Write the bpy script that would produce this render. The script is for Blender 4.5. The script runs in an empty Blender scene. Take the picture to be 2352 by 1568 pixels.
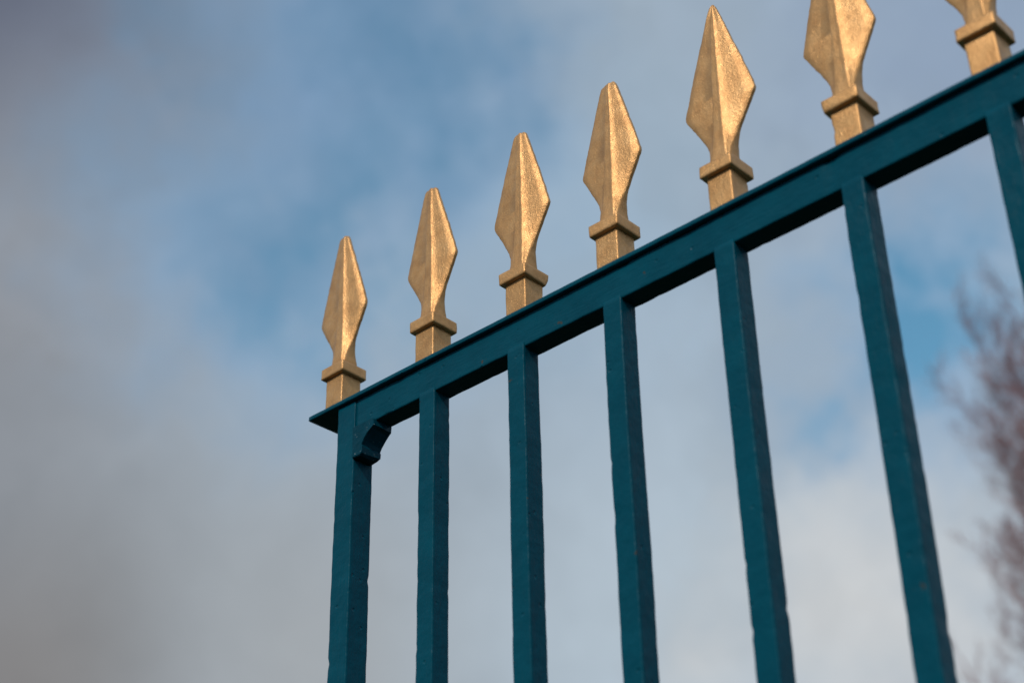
import bpy, math, random
import numpy as np
from mathutils import Vector, Matrix, noise
random.seed(7)
scene=bpy.context.scene
COL=scene.collection
scene.view_settings.view_transform='Standard'
scene.view_settings.look='None'
scene.view_settings.exposure=0

# ------------------------------------------------------------------ camera
FPX=3721.24
ZC=2.40
R=Vector((0.729938,0.683292,-0.017368)).normalized()
D=Vector((-0.365368,0.368584,-0.854782)); D=(D-R*D.dot(R)).normalized()
F=R.cross(D)
camloc=Vector((1.13262,-0.97699,ZC-0.86573))
cam=bpy.data.cameras.new("camera"); co=bpy.data.objects.new("camera",cam); COL.objects.link(co)
M=Matrix(((R.x,-D.x,-F.x),(R.y,-D.y,-F.y),(R.z,-D.z,-F.z))).to_4x4(); M.translation=camloc
co.matrix_world=M
cam.sensor_width=36; cam.lens=FPX/2352*36
cam.clip_start=0.05; cam.clip_end=3000
cam.dof.use_dof=True; cam.dof.focus_distance=1.60; cam.dof.aperture_fstop=4.2
scene.camera=co
def pdir(px,py):
    return (R*(px-1176)+D*(py-784)+F*FPX).normalized()

# ------------------------------------------------------------------ materials
def newmat(name):
    m=bpy.data.materials.new(name); m.use_nodes=True
    nt=m.node_tree
    return m,nt,nt.nodes["Principled BSDF"]
def node(nt,t,**k):
    n=nt.nodes.new(t)
    for a,b in k.items(): setattr(n,a,b)
    return n
def ramp(nt,src,stops):
    r=node(nt,'ShaderNodeValToRGB')
    while len(r.color_ramp.elements)<len(stops): r.color_ramp.elements.new(0.5)
    for e,(p,c) in zip(r.color_ramp.elements,stops):
        e.position=p; e.color=(*c,1) if len(c)==3 else c
    nt.links.new(src,r.inputs[0]); return r.outputs[0]
def noisetex(nt,vec,scale,detail=4,rough=.55,mscale=None):
    if mscale:
        mp=node(nt,'ShaderNodeMapping'); mp.inputs['Scale'].default_value=mscale
        nt.links.new(vec,mp.inputs[0]); vec=mp.outputs[0]
    n=node(nt,'ShaderNodeTexNoise'); n.inputs['Scale'].default_value=scale
    n.inputs['Detail'].default_value=detail; n.inputs['Roughness'].default_value=rough
    nt.links.new(vec,n.inputs['Vector']); return n.outputs['Fac']

def paint_mat(name,base,dark,stroke,worn=.775):
    m,nt,b=newmat(name); L=nt.links
    g=node(nt,'ShaderNodeNewGeometry').outputs['Position']
    n1=noisetex(nt,g,22,6,.65)
    c=ramp(nt,n1,[(.3,dark),(.7,base)])
    n2=noisetex(nt,g,52,4,.65)
    chip=ramp(nt,n2,[(.71,(0,0,0)),(.735,(1,1,1))])
    mx=node(nt,'ShaderNodeMix',data_type='RGBA'); L.new(chip,mx.inputs['Factor']); L.new(c,mx.inputs['A'])
    mx.inputs['B'].default_value=(.06,.05,.04,1)
    n4=noisetex(nt,g,190,4,.7)
    worn_=ramp(nt,n4,[(worn-.02,(0,0,0)),(worn,(1,1,1))])
    mx2=node(nt,'ShaderNodeMix',data_type='RGBA'); L.new(worn_,mx2.inputs['Factor']); L.new(mx.outputs['Result'],mx2.inputs['A'])
    mx2.inputs['B'].default_value=(.20,.28,.30,1)
    L.new(mx2.outputs['Result'],b.inputs['Base Color'])
    n3=noisetex(nt,g,60,5)
    L.new(ramp(nt,n3,[(.3,(.28,)*3),(.7,(.46,)*3)]),b.inputs['Roughness'])
    b.inputs['Specular IOR Level'].default_value=.07
    ns=noisetex(nt,g,1.0,3,.6,stroke)
    nf=noisetex(nt,g,80,4,.5)
    vo=node(nt,'ShaderNodeTexVoronoi'); vo.inputs['Scale'].default_value=55; L.new(g,vo.inputs['Vector'])
    pit=ramp(nt,vo.outputs['Distance'],[(.05,(0,0,0)),(.12,(1,1,1))])
    bp=node(nt,'ShaderNodeBump'); bp.inputs['Strength'].default_value=.6; bp.inputs['Distance'].default_value=.0007
    L.new(ns,bp.inputs['Height'])
    bp2=node(nt,'ShaderNodeBump'); bp2.inputs['Strength'].default_value=.65; bp2.inputs['Distance'].default_value=.0018
    L.new(nf,bp2.inputs['Height']); L.new(bp.outputs[0],bp2.inputs['Normal'])
    bp3=node(nt,'ShaderNodeBump'); bp3.inputs['Strength'].default_value=.6; bp3.inputs['Distance'].default_value=.0011
    L.new(pit,bp3.inputs['Height']); L.new(bp2.outputs[0],bp3.inputs['Normal'])
    L.new(bp3.outputs[0],b.inputs['Normal'])
    return m
TB,TD=(.0,.072,.114),(.0,.055,.090)
TEAL_V=paint_mat("teal_paint_upright",TB,TD,(420,420,60))
TEAL_H=paint_mat("teal_paint_rail",TB,TD,(50,420,420))
TEAL_W=paint_mat("teal_paint_worn",TD,(.0,.032,.052),(300,300,300),.68)

m,nt,b=newmat("gold_paint"); L=nt.links; GOLD=m
g=node(nt,'ShaderNodeNewGeometry').outputs['Position']
n1=noisetex(nt,g,60,7,.65)
L.new(ramp(nt,n1,[(.28,(.49,.245,.086)),(.5,(.61,.325,.122)),(.75,(.71,.405,.168))]),b.inputs['Base Color'])
b.inputs['Metallic'].default_value=.55
n3=noisetex(nt,g,160,5)
L.new(ramp(nt,n3,[(.3,(.30,)*3),(.7,(.48,)*3)]),b.inputs['Roughness'])
ns=noisetex(nt,g,1.0,4,.6,(330,330,120)); nf=noisetex(nt,g,520,4,.7)
bp=node(nt,'ShaderNodeBump'); bp.inputs['Strength'].default_value=.6; bp.inputs['Distance'].default_value=.0006
L.new(ns,bp.inputs['Height'])
bp2=node(nt,'ShaderNodeBump'); bp2.inputs['Strength'].default_value=.85; bp2.inputs['Distance'].default_value=.0006
L.new(nf,bp2.inputs['Height']); L.new(bp.outputs[0],bp2.inputs['Normal']); L.new(bp2.outputs[0],b.inputs['Normal'])

m,nt,b=newmat("bark"); BARK=m
g=node(nt,'ShaderNodeNewGeometry').outputs['Position']
nt.links.new(ramp(nt,noisetex(nt,g,2,4),[(.3,(.20,.085,.09)),(.7,(.36,.185,.17))]),b.inputs['Base Color'])
b.inputs['Roughness'].default_value=.85

m,nt,b=newmat("grass_ground"); GRASS=m
g=node(nt,'ShaderNodeNewGeometry').outputs['Position']
nt.links.new(ramp(nt,noisetex(nt,g,3,6),[(.3,(.010,.015,.007)),(.7,(.025,.033,.015))]),b.inputs['Base Color'])
b.inputs['Roughness'].default_value=.95
b.inputs['Specular IOR Level'].default_value=.1

# ------------------------------------------------------------------ mesh helpers
def mkobj(name,verts,faces,mat,parent=None,loc=(0,0,0),smooth=True,sharp=None):
    me=bpy.data.meshes.new(name); me.from_pydata(verts,[],faces); me.update()
    me.materials.append(mat)
    if smooth: me.polygons.foreach_set('use_smooth',[True]*len(me.polygons))
    if sharp: me.set_sharp_from_angle(angle=math.radians(sharp))
    o=bpy.data.objects.new(name,me); COL.objects.link(o)
    o.location=loc
    if parent: o.parent=parent
    return o
def loft(rings,cap=True):
    n=len(rings[0]); v=[]; f=[]
    for r in rings: v+=[tuple(p) for p in r]
    for i in range(len(rings)-1):
        for j in range(n):
            a=i*n+j; b_=i*n+(j+1)%n
            f.append((a,b_,b_+n,a+n))
    if cap:
        f.append(tuple(reversed(range(n)))); f.append(tuple(range((len(rings)-1)*n,len(rings)*n)))
    return v,f
def rect(a,b,r,s=None):
    s=s or r*2.2
    pts=[]
    for cx,cy,a0 in ((1,1,0),(-1,1,90),(-1,-1,180),(1,-1,270)):
        c=Vector((cx*(a-r),cy*(b-r)))
        arc=[c+Vector((math.cos(math.radians(a0+t)),math.sin(math.radians(a0+t))))*r for t in (0,45,90)]
        if a0==0:   pts+=[Vector((a,b-s))]+arc+[Vector((a-s,b))]
        if a0==90:  pts+=[Vector((-a+s,b))]+arc+[Vector((-a,b-s))]
        if a0==180: pts+=[Vector((-a,-b+s))]+arc+[Vector((-a+s,-b))]
        if a0==270: pts+=[Vector((a-s,-b))]+arc+[Vector((a,-b+s))]
    return pts
def prism(axis,l0,l1,a,b,r,seed,amp=.0004,step=.006,wob=.0004,ends=True,nk=4.0):
    sec=rect(a,b,r)
    n=max(2,int(abs(l1-l0)/step)); ts=[l0+(l1-l0)*i/n for i in range(n+1)]
    rings=[]
    for i,t in enumerate(ts):
        cx=noise.noise(Vector((t*6,seed*3.1,0)))*wob; cy=noise.noise(Vector((t*6,seed*3.1,7)))*wob
        ring=[]
        for p in sec:
            q=Vector((p.x,p.y))
            s_=noise.noise(Vector((p.x*90+11,p.y*90+seed,t*60)))
            nick=-max(0,s_-.40)*nk
            k=amp*.40*noise.noise(Vector((p.x*60,p.y*60+seed,t*13)))+amp*.38*noise.noise(Vector((p.x*140,p.y*140+seed,t*95)))+amp*nick
            q+=q.normalized()*k*1.6
            x=q.x+cx; y=q.y+cy
            ring.append(Vector((x,y,t)) if axis=='Z' else Vector((t,x,y)))
        rings.append(ring)
    if ends:
        ax=Vector((0,0,1)) if axis=='Z' else Vector((1,0,0))
        def inset(ring):
            c=sum(ring,Vector())/len(ring); out=[]
            for p in ring:
                d=p-c
                q=c+Vector([d[k]-math.copysign(min(abs(d[k]),r*.8),d[k]) for k in range(3)])
                if axis=='Z': q.z=p.z
                else: q.x=p.x
                out.append(q)
            return out
        rings=[inset(rings[0]),[p+ax*r*.8 for p in rings[0]]]+rings[1:-1]+[[p-ax*r*.8 for p in rings[-1]],inset(rings[-1])]
    return loft(rings)

# ------------------------------------------------------------------ fence
fence=bpy.data.objects.new("fence",None); COL.objects.link(fence)
fence["label"]="teal painted iron railing fence topped with gold spear finials"
fence["category"]="fence"
S=.125
CAPTOP=ZC-.0432; CAPT=.0052; RAILTOP=CAPTOP-CAPT; RAILBOT=ZC-.0823
CX0=-.0416; CX1=S*8.6
PX=.0152; PW=.0132
fin_x=[-.0062,.1292,.2542,.3693,.4981,.6271,.7526,.877]
bar_x=[None,.1332,.2524,.3699,.4952,.6242,.7541,.878]
tips=[.1830,.1775,.1802,.176,.195,.192,.196,.19]
tilt=[-2.4,-1.4,0.2,1.4,1.2,0,0,0]
v2,f2=prism('X',PX+PW-.0005,CX1-.002,.0112,(RAILTOP-RAILBOT)/2,.0012,11,amp=.0006,wob=.0002)
rail=mkobj("top_rail",v2,f2,TEAL_H,fence,(0,0,(RAILTOP+RAILBOT)/2-.0002))
v,f=prism('X',CX0,CX1,.0245,CAPT/2,.0011,3,amp=.0004,wob=.0004)
cap=mkobj("rail_cap",v,f,TEAL_H,rail,(0,.008,CAPTOP-CAPT/2-rail.location.z))
v,f=prism('X',PX+PW-.0005,CX1-.002,.0112,.016,.0016,17,step=.05)
mkobj("bottom_rail",v,f,TEAL_H,fence,(0,0,.16))
v,f=prism('Z',0,RAILTOP-.0002,PW,PW,.0013,5,amp=.0006,wob=.0005)
post=mkobj("post",v,f,TEAL_V,fence,(PX,.0006,0))
prof=[(0,.002),(.0300,.002),(.0320,0),(.0322,-.0066),(.0288,-.0080),(.0225,-.0130),(.0172,-.0190),(.0148,-.0232),(.0160,-.0258),(.0156,-.0318),(.0120,-.0338),(0,-.0334)]
rings=[]
ys=[-.0144,-.0134,-.009,-.004,.001,.0055,.0100,.0110]
for yy in ys:
    ins=.001 if yy in(ys[0],ys[-1]) else 0
    cx,cz=.012,-.010
    rg=[]
    for x,z in prof:
        dx=noise.noise(Vector((x*110,z*110,yy*110)))*.0018; dz=noise.noise(Vector((x*110,z*110+9,yy*110)))*.0018
        if z>0: dx=dz=0
        rg.append(Vector((x+(cx-x)*ins*35+dx,yy,z+(cz-z)*ins*35+dz)))
    rings.append(rg)
v,f=loft(rings)
br=mkobj("bracket",v,f,TEAL_W,fence,(PX+PW-.0012,0,RAILBOT-.0005),sharp=14)
for i,x in enumerate(bar_x):
    if x is None: continue
    v,f=prism('Z',.165,RAILBOT+.0042,.0106,.0106,.0011,20+i*2.3,amp=.0006,wob=.0008)
    mkobj("bar",v,f,TEAL_V,fence,(x,-.0015,0))

# finials
def lerp(a,b,t): return a+(b-a)*t
def tab(z,T):
    for (z0,a),(z1,b_) in zip(T,T[1:]):
        if z<=z1: return lerp(a,b_,max(0,(z-z0)/(z1-z0)))
    return T[-1][1]
def tabs(z,T): return (tab(z-.005,T)+2*tab(z,T)+tab(z+.005,T))/4
WX=[(.0,.0108),(.007,.0108),(.018,.0114),(.028,.0134),(.038,.0170),(.048,.0218),(.058,.0270),(.068,.0322),(.0758,.0362),(.0785,.0364),(.081,.0358),(.12,.0250),(.16,.0131),(.2,.0012)]
TC=[(.0,.0108),(.012,.0106),(.03,.0090),(.05,.0076),(.078,.0067),(.12,.0054),(.16,.0038),(.2,.0012)]
TBW=[(.0,.0095),(.012,.0085),(.03,.0064),(.05,.0056),(.078,.0050),(.12,.0038),(.16,.0022),(.2,.0004)]
def spear(tip,seed,ws=1.0):
    zs=[]; z=.005
    while z<tip-.006: zs.append(z); z+=.003
    zs=[q for q in zs if q<tip-.002]+[tip-.002,tip-.0006,tip]
    rings=[]
    for k,z in enumerate(zs):
        wx=tab(z,WX); wx*=lerp(1,ws,min(1,max(0,(z-.02)/.05)))
        t=tabs(z,TC); b_=min(tabs(z,TBW),wx*.8)
        m_=min(1,max(0,(z-.002)/.04)); m_=m_*m_*(3-2*m_)
        hi=min(1,max(0,(z-.075)/.05)); hi=hi*hi*(3-2*hi)
        g=.35+.65*min(1,max(0,(tip-z)/.11))
        ey=min(lerp(.0095,.0019,m_),t*.85)
        u=min(1.0,(wx-b_)/.006)
        bead=.0016*g
        xr=b_+bead*1.1*u; yr=t-bead*.75
        lr=lambda x,c: max(ey,lerp(yr,ey,(x-xr)/max(1e-5,wx-xr))*c)
        xa=lerp(xr,wx,.25); xb=lerp(xr,wx,.62)
        right=[(wx,ey*.7),(wx-.0004,ey),(xb,lr(xb,lerp(.99,lerp(.96,.99,hi),m_))),(xa,lr(xa,lerp(.99,lerp(.93,.97,hi),m_))),(xr,yr)]
        crown_=[(b_+bead*.25*u,t-bead*.15),(b_-bead*.6,t),(b_-bead*1.4,t-bead*.25),(0,t-bead*.45*m_),(-b_+bead*.8,t-bead*.35),(-b_,t-bead*.6)]
        xl=b_+bead*.55*u; step=lerp(.0004,lerp(.0022,.0006,hi)*g,m_); yl=max(ey,t-bead*.6-step)
        ll=lambda x,c: max(ey,lerp(yl,ey,(x-xl)/max(1e-5,wx-xl))*c)
        xc=lerp(xl,wx,.4); xd=lerp(xl,wx,.75)
        left=[(-xl,yl),(-xc,ll(xc,1.0)),(-xd,ll(xd,1.03)),(-wx+.0004,ey),(-wx,ey*.7)]
        front=right+crown_+left
        s=1.0
        if k==len(zs)-1: s=.45
        if k==len(zs)-2: s=.82
        full=[(x,y) for x,y in front]+[(-x,-y) for x,y in front]
        full=[(x,-y) for x,y in full][::-1]
        ring=[]
        for x,y in full:
            n_=noise.noise(Vector((x*40+seed*5,y*60,z*40)))*.00036
            edge=abs(x)>wx*.9
            n2=noise.noise(Vector((x*200+seed*5,y*90,z*190)))*.0005
            n3_=noise.noise(Vector((seed*9,z*70,3)))*.0005
            dx=(n_*1.5+(n2 if edge else 0))*(1 if x>0 else -1)+(0 if edge else n3_*m_)
            zz=z+(noise.noise(Vector((x*300,seed,y*200)))*.0014-abs(x)*.15 if k>=len(zs)-3 else 0)
            ring.append(Vector((x*s+dx,y*s+(n_*.5 if y<0 else -n_*.5),zz)))
        rings.append(ring)
    return loft(rings)
for i,x in enumerate(fin_x):
    v,f=prism('Z',CAPTOP-ZC-.0002,-.0045,.0129,.0129,.0010,60+i,amp=.0006,wob=.0008,step=.004)
    fo=mkobj("finial",v,f,GOLD,fence,(x,0,ZC))
    v,f=prism('Z',-.0066,.0066,.0172,.0172,.0012,80+i*1.7,amp=.0009,step=.003)
    mkobj("collar",v,f,GOLD,fo)
    v,f=spear(tips[i],i*1.37,1.06 if i==4 else 1.0)
    sp=mkobj("spearhead",v,f,GOLD,fo,sharp=62)
    sp.rotation_euler=(0,math.radians(tilt[i]),math.radians(random.uniform(-2,2)))

# ------------------------------------------------------------------ tree
def tube(V,Fc,p0,p1,r0,r1,n):
    d=(p1-p0).normalized(); a=d.orthogonal().normalized(); b_=d.cross(a)
    s=len(V)
    for p,r in ((p0,r0),(p1,r1)):
        for k in range(n):
            t=2*math.pi*k/n; V.append(tuple(p+(a*math.cos(t)+b_*math.sin(t))*r))
    for k in range(n):
        Fc.append((s+k,s+(k+1)%n,s+n+(k+1)%n,s+n+k))
def make_tree(base,height,rad):
    TV,TF,CV,CF=[],[],[],[]
    rnd=random.Random(11)
    def grow(p,d,length,r,level):
        nseg={0:18,1:8,2:6,3:4,4:3}[level]
        sl=length/nseg; V,Fc=(TV,TF) if level==0 else (CV,CF)
        sides={0:10,1:6,2:4,3:3,4:3}[level]
        for k in range(nseg):
            r1=r*(1-.8/nseg) if level else r*(1-1.3/nseg)
            up=.06 if level==0 else .12
            d=(d+Vector((rnd.uniform(-1,1),rnd.uniform(-1,1),rnd.uniform(-.6,1)))*(.04 if level==0 else .15)+Vector((0,0,up))).normalized()
            q=p+d*sl
            tube(V,Fc,p,q,r,r1,sides)
            p=q; r=r1
            frac=(k+1)/nseg
            if level<4 and (level>0 or frac>.3):
                nb={0:6,1:2,2:3,3:2}[level]
                for j in range(nb):
                    az=rnd.uniform(0,2*math.pi) if level else (k*1.9+j*2*math.pi/nb+rnd.uniform(-.3,.3))
                    a=d.orthogonal().normalized(); b_=d.cross(a)
                    spread=rnd.uniform(.7,1.2)
                    dd=(d*1.0+(a*math.cos(az)+b_*math.sin(az))*spread).normalized()
                    if level==0: ll=rad*1.15*(1-.50*frac)*rnd.uniform(.75,1.02)
                    else: ll=length*(.46)*(1-.5*frac)*rnd.uniform(.6,1.1)
                    rr=max(.0036,r*({0:.26,1:.5,2:.55,3:.7}[level]))
                    if ll>.09: grow(p,dd,ll,rr,level+1)
    grow(Vector((0,0,0)),Vector((0,0,1)),height,.13,0)
    return TV,TF,CV,CF
dv=pdir(2500,1100); hor=Vector((dv.x,dv.y,0)).normalized()
tb=Vector((camloc.x,camloc.y,0))+hor*14.0
TV,TF,CV,CF=make_tree(tb,8.8,2.8)
# choose the tree's stature and standing place so its crown reaches as far as in the photograph
A=np.array(CV); Mx=np.array([tuple(R),tuple(D),tuple(F)])
side=Vector((hor.y,-hor.x,0)); zs_=1.0
for it in range(8):
    W=A*np.array([1,1,zs_])+np.array(tb)-np.array(camloc)
    q=W@Mx.T; px=1176+FPX*q[:,0]/q[:,2]; py=784+FPX*q[:,1]/q[:,2]
    sel=(py>750)&(py<1300)&(q[:,2]>0)
    xl=np.percentile(px[sel],4) if sel.sum()>50 else 2300
    tb=tb+side*float((2262-xl)/FPX*15*.8)
    s2=(px<2380)&(px>2180)
    yt=np.percentile(py[s2],2) if s2.sum()>50 else 900
    zs_*=1+float((yt-680)/FPX*15/9*.5)
    zs_=min(1.5,max(.7,zs_))
TV=[(x,y,z*zs_) for x,y,z in TV]; CV=[(x,y,z*zs_) for x,y,z in CV]
t=bpy.data.objects.new("tree",None); COL.objects.link(t); t.location=(tb.x,tb.y,0)
t["label"]="bare winter tree with fine reddish brown twigs"; t["category"]="tree"
mkobj("trunk",TV,TF,BARK,t); mkobj("crown",CV,CF,BARK,t)

# ------------------------------------------------------------------ ground
n=24; v=[];f=[]
for j in range(n+1):
    for i in range(n+1):
        v.append(((i/n-.5)*1600,(j/n-.5)*1600,0))
for j in range(n):
    for i in range(n):
        a=j*(n+1)+i; f.append((a,a+1,a+n+2,a+n+1))
go=mkobj("ground",v,f,GRASS); go["kind"]="structure"

# ------------------------------------------------------------------ world
w=bpy.data.worlds.new("World"); scene.world=w; w.use_nodes=True
nt=w.node_tree; nt.nodes.clear(); L=nt.links
def lin(c): return tuple(((x/255+.055)/1.055)**2.4 if x/255>.04045 else x/255/12.92 for x in c)+(1,)
SUN_EL=math.radians(38)
sun_dir=Vector((.22,-.85,0)).normalized()*math.cos(SUN_EL)+Vector((0,0,math.sin(SUN_EL)))
tc=node(nt,'ShaderNodeTexCoord').outputs['Generated']
def vm(op,a,b=None,scale=None):
    n=node(nt,'ShaderNodeVectorMath',operation=op)
    for s,x in ((0,a),(1,b)):
        if x is None: continue
        if isinstance(x,(tuple,Vector)): n.inputs[s].default_value=tuple(x)
        else: L.new(x,n.inputs[s])
    if scale is not None: n.inputs['Scale'].default_value=scale
    return n
def mt(op,a,b=0.0,clamp=False):
    n=node(nt,'ShaderNodeMath',operation=op); n.use_clamp=clamp
    for s,x in ((0,a),(1,b)):
        if isinstance(x,(int,float)): n.inputs[s].default_value=x
        else: L.new(x,n.inputs[s])
    return n.outputs[0]
def ntex(vec,scale,detail,rough=.5):
    n=node(nt,'ShaderNodeTexNoise'); n.inputs['Scale'].default_value=scale; n.inputs['Detail'].default_value=detail; n.inputs['Roughness'].default_value=rough
    L.new(vec,n.inputs['Vector']); return n
na=ntex(tc,5,3); nb=ntex(tc,13,5,.6)
wa=vm('SCALE',vm('SUBTRACT',na.outputs['Color'],(.5,.5,.5)).outputs[0],scale=.06).outputs[0]
wb=vm('SCALE',vm('SUBTRACT',nb.outputs['Color'],(.5,.5,.5)).outputs[0],scale=.17).outputs[0]
dw=vm('ADD',vm('ADD',tc,wa).outputs[0],wb).outputs[0]
dsoft=vm('ADD',tc,wa).outputs[0]
def blob(d,r,src):
    dist=vm('DISTANCE',src,d).outputs['Value']
    mr=node(nt,'ShaderNodeMapRange',interpolation_type='SMOOTHSTEP')
    mr.inputs['From Min'].default_value=r; mr.inputs['From Max'].default_value=0
    L.new(dist,mr.inputs['Value']); return mr.outputs['Result']
CL=[((-150,-100),1250,(100,106,124),1,0),((0,700),800,(145,149,156),.9,0),((0,1568),900,(132,131,132),1,0),((750,1500),800,(160,165,169),.9,0),
 ((1500,1400),800,(178,192,203),.9,0),((2000,1450),560,(208,211,213),.95,1),((2150,100),650,(140,159,185),.8,1),((600,520),680,(126,158,188),.9,1),
 ((1250,500),560,(156,180,201),.8,1),((900,100),680,(114,147,181),.85,1),((2100,750),480,(138,168,200),.8,1)]
cur=None
for (p,r,c,s,wp) in CL:
    mx=node(nt,'ShaderNodeMix',data_type='RGBA')
    L.new(mt('MULTIPLY',blob(pdir(*p),r/FPX,dw if wp else dsoft),s),mx.inputs['Factor'])
    if cur is None: mx.inputs['A'].default_value=lin((158,175,191))
    else: L.new(cur,mx.inputs['A'])
    mx.inputs['B'].default_value=lin(c); cur=mx.outputs['Result']
nc=ntex(dw,9,4,.5)
bright=mt('ADD',mt('MULTIPLY',nc.outputs['Fac'],.36),.82)
cl=vm('SCALE',cur); L.new(bright,cl.inputs['Scale']); cloud=cl.outputs[0]
B=None
for p,r,s in [((950,240),440,.5),((740,580),330,.75),((2120,690),360,1.15),((2030,850),260,.95),((1080,160),260,.3),((420,0),300,.3),((880,700),240,.4)]:
    t_=mt('MULTIPLY',blob(pdir(*p),r/FPX,dw),s); B=t_ if B is None else mt('ADD',B,t_)
nd=ntex(tc,17,6,.6)
B=mt('MULTIPLY',B,mt('ADD',mt('MULTIPLY',nd.outputs['Fac'],3.2),-.95,clamp=True),clamp=True)
sky=node(nt,'ShaderNodeTexSky',sky_type='NISHITA'); sky.sun_disc=False; sky.sun_elevation=SUN_EL
sky.sun_rotation=math.atan2(sun_dir.x,sun_dir.y)
tint=vm('MULTIPLY',sky.outputs[0],(.72,1.16,1.08)).outputs[0]
b1=node(nt,'ShaderNodeBackground'); L.new(tint,b1.inputs[0]); b1.inputs[1].default_value=.14
b2=node(nt,'ShaderNodeBackground'); L.new(cloud,b2.inputs[0]); b2.inputs[1].default_value=1
ms=node(nt,'ShaderNodeMixShader'); L.new(B,ms.inputs[0]); L.new(b2.outputs[0],ms.inputs[1]); L.new(b1.outputs[0],ms.inputs[2])
out=node(nt,'ShaderNodeOutputWorld'); L.new(ms.outputs[0],out.inputs[0])
sl=bpy.data.lights.new("sun",'SUN'); sl.energy=2.2; sl.angle=math.radians(3); sl.color=(1,.92,.80)
so=bpy.data.objects.new("sun",sl); COL.objects.link(so)
so.rotation_euler=sun_dir.to_track_quat('Z','Y').to_euler()
